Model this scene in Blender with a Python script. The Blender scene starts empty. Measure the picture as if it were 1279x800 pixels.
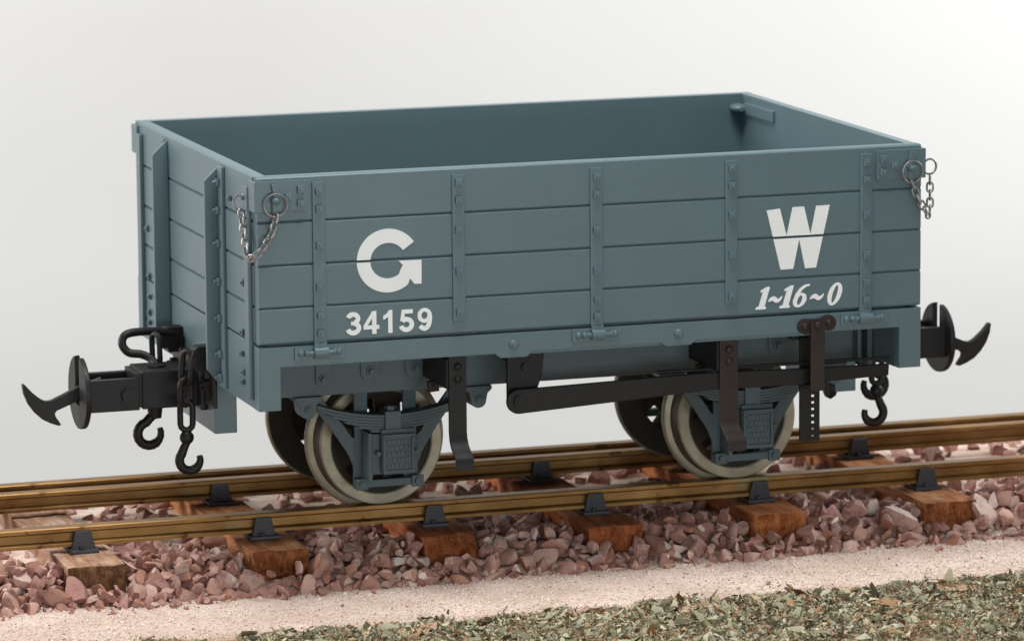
import bpy, bmesh, math, random
import numpy as np
from mathutils import Vector, Matrix
S = 0.01                      # one drawing unit -> metres
W = 70.7                      # wagon width, length is 100
PI = math.pi
random.seed(5)
scene = bpy.context.scene
C = scene.collection
ORG = {}

# ------------------------------------------------------------------ materials
def new_mat(name):
    m = bpy.data.materials.new(name); m.use_nodes = True
    nt = m.node_tree
    return m, nt, nt.nodes['Principled BSDF']

def node(nt, kind, **kw):
    n = nt.nodes.new(kind)
    for k, v in kw.items():
        if k in n.inputs: n.inputs[k].default_value = v
        else: setattr(n, k, v)
    return n

def ramp(nt, stops, fac):
    r = nt.nodes.new('ShaderNodeValToRGB')
    el = r.color_ramp.elements
    while len(el) < len(stops): el.new(0.5)
    for e, (p, c) in zip(el, stops):
        e.position = p; e.color = (*c, 1)
    nt.links.new(fac, r.inputs[0])
    return r.outputs[0]

def coords(nt, scale=(1, 1, 1)):
    t = nt.nodes.new('ShaderNodeTexCoord'); mp = nt.nodes.new('ShaderNodeMapping')
    mp.inputs['Scale'].default_value = scale
    nt.links.new(t.outputs['Object'], mp.inputs[0])
    return mp.outputs[0]

def noise(nt, vec, scale, detail=4, rough=.6):
    n = nt.nodes.new('ShaderNodeTexNoise')
    n.inputs['Scale'].default_value = scale; n.inputs['Detail'].default_value = detail
    n.inputs['Roughness'].default_value = rough
    nt.links.new(vec, n.inputs['Vector'])
    return n.outputs['Fac']

def bump(nt, b, fac, strength, dist):
    n = nt.nodes.new('ShaderNodeBump'); n.inputs['Strength'].default_value = strength
    n.inputs['Distance'].default_value = dist
    nt.links.new(fac, n.inputs['Height']); nt.links.new(n.outputs[0], b.inputs['Normal'])

def scale_c(c, k): return tuple(min(1, x * k) for x in c)

def paint(name, col, rough=.6, var=.12, bstr=.25, bscale=160, spec=.4):
    m, nt, b = new_mat(name)
    v = coords(nt)
    f = noise(nt, v, 9, 6)
    out = ramp(nt, [(.25, scale_c(col, 1 - var)), (.75, scale_c(col, 1 + var))], f)
    nt.links.new(out, b.inputs['Base Color'])
    b.inputs['Roughness'].default_value = rough
    b.inputs['Specular IOR Level'].default_value = spec
    g = noise(nt, v, bscale, 3, .7)
    bump(nt, b, g, bstr, .0012)
    return m

M = {}
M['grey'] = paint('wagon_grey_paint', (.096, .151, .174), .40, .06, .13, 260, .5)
M['grey_gear'] = paint('shaded_gear_grey_paint', (.055, .083, .096), .48, .15, .3, 130, .45)  # wagon grey painted darker to carry the shade under the body
M['black'] = paint('black_painted_metal', (.011, .010, .0105), .48, .25, .35, 120, .28)
M['rust_black'] = paint('black_metal_with_brown_wear', (.022, .013, .011), .5, .5, .35, 120, .35)
M['white'] = paint('white_lettering', (.90, .92, .93), .6, .02, .15, 140, .3)

def m_steel(name, col, rough, metal, var=.3):
    m, nt, b = new_mat(name)
    v = coords(nt)
    f = noise(nt, v, 14, 6)
    nt.links.new(ramp(nt, [(.3, scale_c(col, 1 - var)), (.7, scale_c(col, 1 + var))], f), b.inputs['Base Color'])
    b.inputs['Metallic'].default_value = metal; b.inputs['Roughness'].default_value = rough
    bump(nt, b, noise(nt, v, 220, 3, .7), .15, .001)
    return m
M['tyre'] = m_steel('dull_wheel_steel', (.29, .265, .200), .46, .45, .35)
M['tread'] = m_steel('dirty_shaded_wheel_tread', (.085, .070, .052), .5, .4, .35)  # dirt tone, darkened to paint in the shade between rim and flange
M['wheel_web'] = m_steel('dirty_shaded_wheel_centre', (.024, .018, .012), .75, .1, .4)  # dirty brown, taken near black to stand for shade on the far wheels

def chain_mat():
    m, nt, b = new_mat('chain_wire_with_rust')
    v = coords(nt)
    f = noise(nt, v, 45, 3)
    nt.links.new(ramp(nt, [(.45, (.22, .235, .25)), (.62, (.28, .27, .26)), (.72, (.30, .14, .06))], f), b.inputs['Base Color'])
    b.inputs['Metallic'].default_value = .6; b.inputs['Roughness'].default_value = .42
    return m
M['chain'] = chain_mat()

def brass_mat():
    m, nt, b = new_mat('tarnished_brass_rail')
    v = coords(nt, (.6, 1, 1))
    f = noise(nt, v, 18, 6, .6)
    base = ramp(nt, [(.25, (.13, .060, .019)), (.5, (.255, .136, .044)), (.75, (.41, .24, .09))], f)
    v2 = coords(nt, (.7, 1, 1))
    g = noise(nt, v2, 7, 3)
    msk = ramp(nt, [(.64, (0, 0, 0)), (.72, (.45, .45, .45))], g)
    mix = nt.nodes.new('ShaderNodeMix'); mix.data_type = 'RGBA'
    nt.links.new(msk, mix.inputs['Factor']); nt.links.new(base, mix.inputs['A'])
    mix.inputs['B'].default_value = (.20, .27, .17, 1)
    h = noise(nt, v2, 40, 2)
    st = ramp(nt, [(.26, (.35, .28, .22)), (.34, (1, 1, 1))], h)
    mul = nt.nodes.new('ShaderNodeMix'); mul.data_type = 'RGBA'; mul.blend_type = 'MULTIPLY'; mul.inputs['Factor'].default_value = 1
    nt.links.new(mix.outputs['Result'], mul.inputs['A']); nt.links.new(st, mul.inputs['B'])
    nt.links.new(mul.outputs['Result'], b.inputs['Base Color'])
    b.inputs['Metallic'].default_value = .75
    rr = ramp(nt, [(.3, (.38, .38, .38)), (.7, (.58, .58, .58))], f)
    nt.links.new(rr, b.inputs['Roughness'])
    bump(nt, b, noise(nt, v, 110, 3, .7), .12, .001)
    return m
M['brass'] = brass_mat()
M['chair'] = paint('dark_grey_rail_chair', (.040, .038, .046), .5, .2, .3, 90, .4)

def wood_mat(name, dark, mid, light, seed):
    m, nt, b = new_mat(name)
    t = nt.nodes.new('ShaderNodeTexCoord'); mp = nt.nodes.new('ShaderNodeMapping')
    mp.inputs['Location'].default_value = (seed * 1.7, seed * .9, seed * 2.3)
    mp.inputs['Scale'].default_value = (1, .12, 1)
    nt.links.new(t.outputs['Object'], mp.inputs[0])
    f = noise(nt, mp.outputs[0], 75, 5, .7)
    c1 = ramp(nt, [(.3, dark), (.5, mid), (.72, light)], f)
    mp2 = nt.nodes.new('ShaderNodeMapping'); mp2.inputs['Location'].default_value = (seed, seed, seed)
    nt.links.new(t.outputs['Object'], mp2.inputs[0])
    g = noise(nt, mp2.outputs[0], 22, 5)
    c2 = ramp(nt, [(.3, (.55, .5, .48)), (.6, (1, 1, 1)), (.8, (1.0, .97, .92))], g)
    mul = nt.nodes.new('ShaderNodeMix'); mul.data_type = 'RGBA'; mul.blend_type = 'MULTIPLY'; mul.inputs['Factor'].default_value = 1
    nt.links.new(c1, mul.inputs['A']); nt.links.new(c2, mul.inputs['B'])
    nt.links.new(mul.outputs['Result'], b.inputs['Base Color'])
    b.inputs['Roughness'].default_value = .8; b.inputs['Specular IOR Level'].default_value = .2
    bump(nt, b, f, .6, .006)
    return m

ENDS = {'dusty': ((.05, .022, .010), (.17, .080, .040), (.36, .20, .11)), 'tan': ((.08, .022, .008), (.30, .095, .034), (.56, .24, .10)),
        'orange': ((.10, .026, .008), (.40, .125, .040), (.64, .27, .11)), 'red': ((.10, .024, .008), (.36, .105, .036), (.55, .20, .08))}
def end_mat(tone, seed):
    m, nt, b = new_mat('sawn_end_' + tone)
    t = nt.nodes.new('ShaderNodeTexCoord'); mp = nt.nodes.new('ShaderNodeMapping')
    mp.inputs['Location'].default_value = (seed, seed * 3, seed * 2); mp.inputs['Scale'].default_value = (1, 1, .55)
    nt.links.new(t.outputs['Object'], mp.inputs[0])
    f = noise(nt, mp.outputs[0], 70, 6, .75)
    nt.links.new(ramp(nt, [(.32, ENDS[tone][0]), (.5, ENDS[tone][1]), (.70, ENDS[tone][2])], f), b.inputs['Base Color'])
    b.inputs['Roughness'].default_value = .85; b.inputs['Specular IOR Level'].default_value = .15
    bump(nt, b, f, .9, .012)
    return m

def stone_mat():
    m, nt, b = new_mat('pink_granite_chippings')
    g = nt.nodes.new('ShaderNodeNewGeometry')
    c1 = ramp(nt, [(0, (.23, .100, .082)), (.25, (.42, .210, .175)), (.5, (.55, .325, .27)),
                   (.72, (.66, .43, .355)), (.86, (.42, .17, .10)), (.94, (.66, .51, .44)), (1, (.82, .72, .65))], g.outputs['Random Per Island'])
    v = coords(nt)
    f = noise(nt, v, 45, 6, .7)
    c2 = ramp(nt, [(.30, (.34, .27, .27)), (.48, (.88, .84, .83)), (.7, (1.0, .97, .95))], f)
    mul = nt.nodes.new('ShaderNodeMix'); mul.data_type = 'RGBA'; mul.blend_type = 'MULTIPLY'; mul.inputs['Factor'].default_value = 1
    nt.links.new(c1, mul.inputs['A']); nt.links.new(c2, mul.inputs['B'])
    v2 = noise(nt, v, 90, 3, .6)
    sp = ramp(nt, [(.62, (0, 0, 0)), (.72, (1, 1, 1))], v2)
    mm = nt.nodes.new('ShaderNodeMath'); mm.operation = 'MULTIPLY'; mm.inputs[1].default_value = .35
    nt.links.new(sp, mm.inputs[0])
    mix = nt.nodes.new('ShaderNodeMix'); mix.data_type = 'RGBA'
    nt.links.new(mm.outputs[0], mix.inputs['Factor']); nt.links.new(mul.outputs['Result'], mix.inputs['A'])
    mix.inputs['B'].default_value = (.62, .52, .48, 1)
    nt.links.new(mix.outputs['Result'], b.inputs['Base Color'])
    b.inputs['Roughness'].default_value = .6; b.inputs['Specular IOR Level'].default_value = .35
    bump(nt, b, noise(nt, v, 150, 5, .75), .5, .003)
    return m
M['stone'] = stone_mat()

def sand_mat():
    m, nt, b = new_mat('pale_pink_sand')
    v = coords(nt)
    f = noise(nt, v, 160, 4, .8)
    c = ramp(nt, [(.3, (.66, .50, .41)), (.5, (.80, .65, .57)), (.7, (.87, .76, .69))], f)
    g = noise(nt, v, 9, 5)
    c2 = ramp(nt, [(.35, (.80, .74, .70)), (.6, (1, 1, 1))], g)
    mul = nt.nodes.new('ShaderNodeMix'); mul.data_type = 'RGBA'; mul.blend_type = 'MULTIPLY'; mul.inputs['Factor'].default_value = 1
    nt.links.new(c, mul.inputs['A']); nt.links.new(c2, mul.inputs['B'])
    sx = nt.nodes.new('ShaderNodeSeparateXYZ'); nt.links.new(v, sx.inputs[0])
    wob = nt.nodes.new('ShaderNodeMath'); wob.operation = 'MULTIPLY_ADD'; wob.inputs[1].default_value = .10
    nt.links.new(noise(nt, v, 14, 4), wob.inputs[0]); nt.links.new(sx.outputs['Y'], wob.inputs[2])
    mr = nt.nodes.new('ShaderNodeMapRange'); mr.inputs['From Min'].default_value = -.135; mr.inputs['From Max'].default_value = -.095
    mr.inputs['To Min'].default_value = 1; mr.inputs['To Max'].default_value = 0
    nt.links.new(wob.outputs[0], mr.inputs['Value'])
    soil = ramp(nt, [(.35, (.28, .15, .08)), (.5, (.52, .33, .21)), (.7, (.72, .54, .40))], noise(nt, v, 45, 5, .7))
    sm = nt.nodes.new('ShaderNodeMix'); sm.data_type = 'RGBA'
    nt.links.new(mr.outputs['Result'], sm.inputs['Factor']); nt.links.new(mul.outputs['Result'], sm.inputs['A']); nt.links.new(soil, sm.inputs['B'])
    nt.links.new(sm.outputs['Result'], b.inputs['Base Color'])
    b.inputs['Roughness'].default_value = .9; b.inputs['Specular IOR Level'].default_value = .15
    bump(nt, b, f, .8, .004)
    return m
M['sand'] = sand_mat()

def island_mat(name, stops, rough=.85):
    m, nt, b = new_mat(name)
    g = nt.nodes.new('ShaderNodeNewGeometry')
    nt.links.new(ramp(nt, stops, g.outputs['Random Per Island']), b.inputs['Base Color'])
    b.inputs['Roughness'].default_value = rough; b.inputs['Specular IOR Level'].default_value = .2
    return m
M['grain'] = island_mat('sand_grains', [(0, (.10, .08, .07)), (.025, (.40, .24, .16)), (.06, (.68, .50, .40)), (.5, (.82, .67, .59)), (1, (.90, .80, .74))])
M['flake'] = island_mat('dried_leaf_flakes', [(0, (.05, .04, .025)), (.14, (.18, .165, .10)), (.36, (.33, .32, .215)), (.60, (.49, .49, .37)), (.74, (.62, .55, .37)), (.85, (.36, .185, .085)), (.93, (.15, .065, .028)), (1, (.70, .60, .45))])

def backdrop_mat():
    m, nt, b = new_mat('white_backdrop_card')
    v = coords(nt)
    f = noise(nt, v, .8, 5)
    nt.links.new(ramp(nt, [(.3, (.875, .865, .855)), (.7, (.91, .90, .89))], f), b.inputs['Base Color'])
    b.inputs['Roughness'].default_value = .8; b.inputs['Specular IOR Level'].default_value = .2
    return m
M['card'] = backdrop_mat()

# ------------------------------------------------------------------ mesh building
def merge(dst, src):
    mp = {v: dst.verts.new(v.co) for v in src.verts}
    for f in src.faces:
        try: dst.faces.new([mp[v] for v in f.verts])
        except ValueError: pass
    src.free()

class MB:
    def __init__(self): self.bm = bmesh.new()
    def _bev(self, b, bev, seg=2):
        if bev:
            bmesh.ops.bevel(b, geom=list(b.edges), offset=bev, segments=seg, profile=.6, affect='EDGES', clamp_overlap=True)
        merge(self.bm, b)
        return self
    def box(self, x0, x1, y0, y1, z0, z1, bev=0, seg=2):
        b = bmesh.new()
        vs = [b.verts.new((x, y, z)) for x in (x0, x1) for y in (y0, y1) for z in (z0, z1)]
        for f in ((0, 1, 3, 2), (4, 6, 7, 5), (0, 4, 5, 1), (2, 3, 7, 6), (0, 2, 6, 4), (1, 5, 7, 3)):
            b.faces.new([vs[i] for i in f])
        return self._bev(b, bev, seg)
    def prism(self, pts, axis, a, c, bev=0):
        """polygon pts extruded from a to c along axis; pts are (x,z) for y, (y,z) for x, (x,y) for z"""
        def to(p, t):
            return {'y': (p[0], t, p[1]), 'x': (t, p[0], p[1]), 'z': (p[0], p[1], t)}[axis]
        b = bmesh.new()
        lo = [b.verts.new(to(p, a)) for p in pts]; hi = [b.verts.new(to(p, c)) for p in pts]
        b.faces.new(lo); b.faces.new(hi[::-1])
        n = len(pts)
        for i in range(n): b.faces.new((lo[i], lo[(i + 1) % n], hi[(i + 1) % n], hi[i]))
        bmesh.ops.recalc_face_normals(b, faces=b.faces)
        if bev:
            rim = [e for e in b.edges if not (e.verts[0] in lo and e.verts[1] in hi) and not (e.verts[0] in hi and e.verts[1] in lo)]
            bmesh.ops.bevel(b, geom=rim, offset=bev, segments=2, profile=.6, affect='EDGES', clamp_overlap=True)
        merge(self.bm, b); return self
    def tube(self, path, r, seg=10, closed=False, flat=None):
        P = [Vector(p) for p in path]; n = len(P)
        rs = r if isinstance(r, (list, tuple)) else [r] * n
        T = []
        for i in range(n):
            a = P[(i - 1) % n] if (closed or i) else P[0]
            c = P[(i + 1) % n] if (closed or i < n - 1) else P[-1]
            T.append((c - a).normalized())
        u = T[0].orthogonal().normalized()
        rings = []
        for i in range(n):
            u = (u - T[i] * u.dot(T[i])).normalized(); w = T[i].cross(u)
            rings.append([self.bm.verts.new(P[i] + (u * math.cos(2 * PI * k / seg) + w * math.sin(2 * PI * k / seg)) * rs[i]) for k in range(seg)])
        for i in range(n if closed else n - 1):
            A, B = rings[i], rings[(i + 1) % n]
            off = 0
            if closed and i == n - 1:
                off = min(range(seg), key=lambda o: sum((A[k].co - B[(k + o) % seg].co).length for k in range(seg)))
            for k in range(seg):
                self.bm.faces.new((A[k], A[(k + 1) % seg], B[(k + 1 + off) % seg], B[(k + off) % seg]))
        if not closed:
            self.bm.faces.new(rings[0][::-1]); self.bm.faces.new(rings[-1])
        return self
    def lathe(self, prof, c, axis='y', seg=64, a0=0, a1=2 * PI):
        """prof: closed list of (radius, t); revolved about axis through c (full ring or sector)"""
        full = abs(a1 - a0) > 2 * PI - 1e-6
        m = seg if full else seg + 1
        rings = []
        for i in range(m):
            a = a0 + (a1 - a0) * i / seg
            ring = []
            for r, t in prof:
                d, e = r * math.cos(a), r * math.sin(a)
                p = {'y': (c[0] + d, c[1] + t, c[2] + e), 'x': (c[0] + t, c[1] + d, c[2] + e), 'z': (c[0] + d, c[1] + e, c[2] + t)}[axis]
                ring.append(self.bm.verts.new(p))
            rings.append(ring)
        n = len(prof)
        for i in range(seg):
            A, B = rings[i], rings[(i + 1) % m]
            for k in range(n):
                self.bm.faces.new((A[k], A[(k + 1) % n], B[(k + 1) % n], B[k]))
        if not full:
            self.bm.faces.new(rings[0]); self.bm.faces.new(rings[-1][::-1])
        return self
    def cyl(self, p0, p1, r, seg=16, r1=None):
        P0, P1 = Vector(p0), Vector(p1); t = (P1 - P0).normalized(); u = t.orthogonal().normalized(); w = t.cross(u)
        r1 = r if r1 is None else r1
        A = [self.bm.verts.new(P0 + (u * math.cos(2 * PI * k / seg) + w * math.sin(2 * PI * k / seg)) * r) for k in range(seg)]
        B = [self.bm.verts.new(P1 + (u * math.cos(2 * PI * k / seg) + w * math.sin(2 * PI * k / seg)) * r1) for k in range(seg)]
        self.bm.faces.new(A[::-1]); self.bm.faces.new(B)
        for k in range(seg): self.bm.faces.new((A[k], A[(k + 1) % seg], B[(k + 1) % seg], B[k]))
        return self
    def ball(self, c, r, sx=1, sy=1, sz=1, seg=14):
        b = bmesh.new()
        bmesh.ops.create_uvsphere(b, u_segments=seg, v_segments=seg // 2 + 2, radius=r)
        for v in b.verts: v.co = Vector((c[0] + v.co.x * sx, c[1] + v.co.y * sy, c[2] + v.co.z * sz))
        merge(self.bm, b); return self
    def bolt(self, c, ax, s=.62, h=.42, rot=0):
        """square nut with a stud, standing out along ax ('-y', '-x', '+x' ...)"""
        d = {'x': Vector((1, 0, 0)), 'y': Vector((0, 1, 0)), 'z': Vector((0, 0, 1))}[ax[1]] * (1 if ax[0] == '+' else -1)
        u = Vector((0, 0, 1)) if ax[1] != 'z' else Vector((1, 0, 0)); w = d.cross(u)
        ca, sa = math.cos(rot), math.sin(rot)
        u, w = u * ca + w * sa, w * ca - u * sa
        c = Vector(c) - d * .05
        b = bmesh.new()
        q = []
        for t, k in ((0, 1), (h, 1), (h + .001, .9)):
            q.append([b.verts.new(c + d * t + (u * i + w * j) * s * .95 * k) for i, j in ((-1, -1), (-1, 1), (1, 1), (1, -1))])
        q = q[:2]
        b.faces.new(q[0][::-1]); b.faces.new(q[1])
        for k in range(4): b.faces.new((q[0][k], q[0][(k + 1) % 4], q[1][(k + 1) % 4], q[1][k]))
        for v in list(b.verts):
            if not v.link_faces: b.verts.remove(v)
        bmesh.ops.bevel(b, geom=list(b.edges), offset=.09, segments=2, profile=.6, affect='EDGES', clamp_overlap=True)
        merge(self.bm, b)
        self.cyl(c + d * h * .9, c + d * (h + .22), s * .50, 10, s * .40)
        return self
    def build(self, name, mat, parent=None, origin=(0, 0, 0), xf=None, angle=38):
        bm = self.bm
        if xf:
            for v in bm.verts: v.co = Vector(xf(v.co))
        bmesh.ops.recalc_face_normals(bm, faces=bm.faces)
        org = Vector(xf(Vector(origin))) if xf else Vector(origin)
        for v in bm.verts: v.co = (v.co - org) * S
        lim = math.radians(angle)
        for f in bm.faces: f.smooth = True
        for e in bm.edges:
            if len(e.link_faces) == 2:
                an = e.calc_face_angle(0); a1, a2 = (f.calc_area() for f in e.link_faces)
                if an > lim or (an > .06 and max(a1, a2) > 6 * min(a1, a2)): e.smooth = False
        me = bpy.data.meshes.new(name); bm.to_mesh(me); bm.free()
        me.materials.append(mat)
        o = bpy.data.objects.new(name, me); C.objects.link(o)
        ORG[o.name] = org
        if parent is not None:
            o.parent = parent; o.location = (org - ORG[parent.name]) * S
        else: o.location = org * S
        return o

def tag(o, label=None, cat=None, group=None, kind=None):
    for k, v in (('label', label), ('category', cat), ('group', group), ('kind', kind)):
        if v: o[k] = v
    return o

def empty(name, org, label, cat, group=None):
    o = bpy.data.objects.new(name, None); C.objects.link(o)
    o.empty_display_size = .1
    ORG[o.name] = Vector(org); o.location = Vector(org) * S
    return tag(o, label, cat, group)

def copy_part(src, parent, name=None):
    c = src.copy(); C.objects.link(c); c.parent = parent
    for ch in list(src.children): copy_part(ch, c)
    return c

def mesh_from(name, verts, faces, mat, parent=None, smooth=False):
    me = bpy.data.meshes.new(name)
    verts = np.asarray(verts, dtype=np.float32) * S
    faces = np.asarray(faces, dtype=np.int32)
    k = faces.shape[1]
    me.vertices.add(len(verts)); me.vertices.foreach_set('co', verts.ravel())
    me.loops.add(faces.size); me.loops.foreach_set('vertex_index', faces.ravel())
    me.polygons.add(len(faces)); me.polygons.foreach_set('loop_start', np.arange(0, faces.size, k, dtype=np.int32))
    me.update(calc_edges=True); me.validate()
    if smooth: me.polygons.foreach_set('use_smooth', np.ones(len(me.polygons), bool))
    me.materials.append(mat)
    o = bpy.data.objects.new(name, me); C.objects.link(o)
    if parent: o.parent = parent
    return o

# ------------------------------------------------------------------ the wagon
wagon = empty('open_wagon', (50, W / 2, 0), 'grey-blue model open goods wagon lettered G W, its wheels standing on brass rails', 'wagon')
G, GG, BK = M['grey'], M['grey_gear'], M['black']
ZJ = [51.9, 45.5, 39.4, 33.4, 28.15]         # plank joints, top to bottom
FLIP_Y = lambda v: (v[0], W - v[1], v[2])
FLIP_X = lambda v: (100 - v[0], v[1], v[2])
FLIP_XY = lambda v: (100 - v[0], W - v[1], v[2])

def side_panel(xf):
    m = MB()
    for i in range(4):
        z0, z1 = ZJ[i + 1] + (.13 if i == 3 else .0), ZJ[i]
        m.prism([(2.1, z0), (2.1, z1), (.30, z1), (.04, z1 - .16), (0, z1 - .22), (0, z0 + .30), (.04, z0 + .24), (.30, z0)], 'x', .12, 99.88)
    m.box(.6, 99.4, .5, 1.6, 28.4, 51.2)
    return m.build('side_panel', G, wagon, (50, 1, 40), xf)
near_side = side_panel(None); far_side = side_panel(FLIP_Y)

def curb(xf):
    m = MB()
    m.prism([(0, 27.95), (0, 18.9), (3.15, 18.9), (3.15, 25.0), (34.6, 25.0), (35.5, 24.35), (39.4, 24.35), (40.3, 25.05),
             (59.6, 25.05), (60.5, 24.55), (64.2, 24.55), (65.1, 25.2), (96.6, 25.2), (96.6, 19.15), (100, 19.15), (100, 27.95)], 'y', 0, 2.7, .14)
    m.box(40.2, 59.7, .5, 2.6, 24.65, 25.2, .08)
    m.box(65.0, 84, .5, 2.6, 24.75, 25.4, .08)
    return m.build('curb_rail', G, wagon, (50, 1, 26), xf)
curb(None); curb(FLIP_Y)

# strapping on the near side, each strap with its nuts
full_z = [49.7, 47.2, 42.1, 36.2, 32.1, 29.65]; short_z = [49.9, 47.4, 43.2, 37.3, 31.4]
for xc, zs, z0 in ((8.9, full_z, 28.2), (29.3, short_z, 30.05), (49.86, full_z, 28.2), (70.35, short_z, 30.2), (91.2, full_z, 28.2)):
    st = MB().box(xc - .92, xc + .92, -.38, .05, z0, 51.0, .12).build('strap', G, wagon, (xc, -.2, 40))
    for z in zs:
        MB().bolt((xc + random.uniform(-.04, .04), -.38, z), '-y', .55, .58, random.uniform(-.09, .09)).build('bolt', G, st, (xc, -.4, z))
for xc in (8.9, 29.3, 49.86, 70.35, 91.2):
    MB().box(xc - .92, xc + .92, -.38, .05, 28.2, 51.0, .12).build('strap', G, wagon, (xc, -.2, 40), FLIP_Y)

# hinges on the curb rail
for xc, zc in ((8.8, 26.85), (49.85, 26.95), (91.0, 26.9)):
    h = MB().box(xc - 3.7, xc + 3.7, -.32, .05, zc - .92, zc + .95, .1).build('hinge', G, wagon, (xc, 0, zc))
    m = MB(); m.cyl((xc - 1.0, -.62, zc + .1), (xc + 1.0, -.62, zc + .1), .80, 20)
    m.cyl((xc - 2.0, -.62, zc + .05), (xc + 2.0, -.62, zc + .05), .36, 14)
    m.ball((xc - 2.0, -.6, zc + .05), .5, .8, 1, 1); m.ball((xc + 2.0, -.6, zc + .05), .5, .8, 1, 1)
    m.box(xc - .92, xc + .92, -.72, -.1, zc + .2, 28.35, .08)
    m.build('hinge_knuckle', G, h, (xc, -.6, zc))
    for s in (-1, 1):
        MB().ball((xc + s * 2.75, -.3, zc), .52, 1, .75, 1).build('bolt', G, h, (xc + s * 2.75, -.3, zc))
for x, z in ((37.4, 26.2), (62.35, 26.3)):
    m = MB().ball((x, -.05, z), .72, 1, .6, 1); m.cyl((x, -.3, z), (x, -.75, z), .34, 12, .28)
    m.build('bolt', G, wagon, (x, 0, z))

# corner plates with cotter pin, rings and chain
def link_loop(c, t, nrm, L, w):
    """points of one stadium link, long axis t, lying in the plane t x side, side = t x nrm"""
    t = Vector(t).normalized(); nrm = Vector(nrm); nrm = (nrm - t * nrm.dot(t)).normalized(); s = t.cross(nrm)
    pts = []
    a = L / 2 - w / 2
    for k in range(7):
        an = -PI / 2 + PI * k / 6; pts.append(Vector(c) + t * (a + math.cos(an) * w / 2) + s * math.sin(an) * w / 2)
    for k in range(7):
        an = PI / 2 + PI * k / 6; pts.append(Vector(c) + t * (-a + math.cos(an) * w / 2) + s * math.sin(an) * w / 2)
    return pts

def polyline(pts, step):
    P = [Vector(p) for p in pts]; out = []; d = 0.
    for a, b in zip(P[:-1], P[1:]):
        L = (b - a).length
        while d < L:
            out.append((a + (b - a) * (d / L), (b - a).normalized())); d += step
        d -= L
    return out

def smooth_path(pts, n=8):
    P = [Vector(p) for p in pts]; P = [2 * P[0] - P[1]] + P + [2 * P[-1] - P[-2]]; out = []
    for i in range(1, len(P) - 2):
        for k in range(n):
            t = k / n; a, b, c, d = P[i - 1:i + 3]
            out.append(.5 * ((2 * b) + (c - a) * t + (2 * a - 5 * b + 4 * c - d) * t * t + (3 * b - a - 3 * c + d) * t ** 3))
    out.append(P[-2]); return out

def chain(name, path, parent, r, L, w, pitch, mat, xf=None):
    pts = polyline(smooth_path(path), pitch)
    root = None
    for i, (p, t) in enumerate(pts):
        nrm = Vector((.3, -1, .2)) if i % 2 else Vector((1, .35, .1))
        m = MB().tube(link_loop(p, t, nrm, L, w), r, 8, True)
        if root is None: root = m.build(name, mat, parent, p, xf)
        else: m.build('chain_link', mat, root, p, xf)
    return root

def ring_pts(c, R, n1, n2, k=28):
    a, b = Vector(n1).normalized(), Vector(n2).normalized()
    return [Vector(c) + (a * math.cos(2 * PI * i / k) + b * math.sin(2 * PI * i / k)) * R for i in range(k)]

def corner_fittings(xf, detail=True, right=False):
    m = MB()
    m.prism([(7.3, .04), (7.3, -.45), (-.42, -.45), (-.42, 2.7), (.05, 2.7), (.05, .04)], 'z', 47.05, 51.35, .1)
    cp = m.build('corner_plate', G, wagon, (3, 0, 49), xf)
    for x, z in ((6.25, 50.1), (6.25, 48.15), (4.5, 49.1)):
        MB().bolt((x, -.45, z), '-y', .56, .58, random.uniform(-.08, .08)).build('bolt', G, cp, (x, -.4, z), xf)
    if not detail: return
    x0 = 2.5 if not right else 2.0
    m = MB()
    m.cyl((x0, .1, 48.7), (x0, -1.0, 48.7), .55, 14); m.ball((x0, -1.15, 48.7), .72, 1, .85, .8)
    m.box(x0 - .45, x0 + .35, -1.0, -.42, 46.95, 48.4, .1)
    sgn = 1 if not right else 1
    m.prism([(x0 - .55, 51.0), (x0 + .15, 51.05), (x0 + .55, 48.9), (x0 - .2, 48.9)], 'y', -1.05, -.55, .06)
    m.build('cotter_pin', G, cp, (x0, -.5, 49), xf)
    rc = (x0 - .05, -1.25, 48.1)
    MB().tube(ring_pts(rc, 1.62, (1, -.12, 0), (0, -.1, 1)), .16, 8, True).build('ring', M['chain'], cp, rc, xf)
    if not right:
        rc2 = (-1.05, 4.6, 47.9)
        path = [(x0 - .1, -1.35, 46.2), (x0 - .5, -1.3, 44.6), (x0 - 1.6, -1.2, 42.6), (-.75, -1.0, 41.0), (-1.3, .4, 41.0), (-1.2, 2.3, 43.2), (-1.1, 3.6, 45.0), (-1.05, 4.4, 46.7)]
    else:
        rc2 = (-1.75, 1.2, 48.4)
        path = [(x0 - .1, -1.35, 46.2), (x0 - .8, -1.4, 44.4), (x0 - 1.9, -1.2, 42.6), (-.85, -.5, 41.5), (-1.35, .1, 42.4), (-1.6, .7, 44.6), (-1.75, 1.1, 47.0)]
    MB().tube(ring_pts(rc2, 1.1, (1, -.15, 0) if right else (.75, -.6, 0), (0, 0, 1)), .16, 8, True).build('ring', M['chain'], cp, rc2, xf)
    ye = 1.2 if right else 4.6
    m = MB().box(-1.0, 0, ye - .25, ye + .25, 48.3, 49.0, .1); m.build('chain_eye', G, cp, (-.5, ye, 48.7), xf)
    chain('pin_chain', path, wagon, .16, 1.45, .88, 1.12, M['chain'], xf)
corner_fittings(None); corner_fittings(FLIP_X, True, True); corner_fittings(FLIP_Y, False); corner_fittings(FLIP_XY, False)

# the two ends: planks, headstock, stanchions, straps and couplings
def hook_path(c, R, a0, a1, n=14):
    return [(c[0] + R * math.cos(a0 + (a1 - a0) * k / n), c[1], c[2] + R * math.sin(a0 + (a1 - a0) * k / n)) for k in range(n + 1)]

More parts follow.
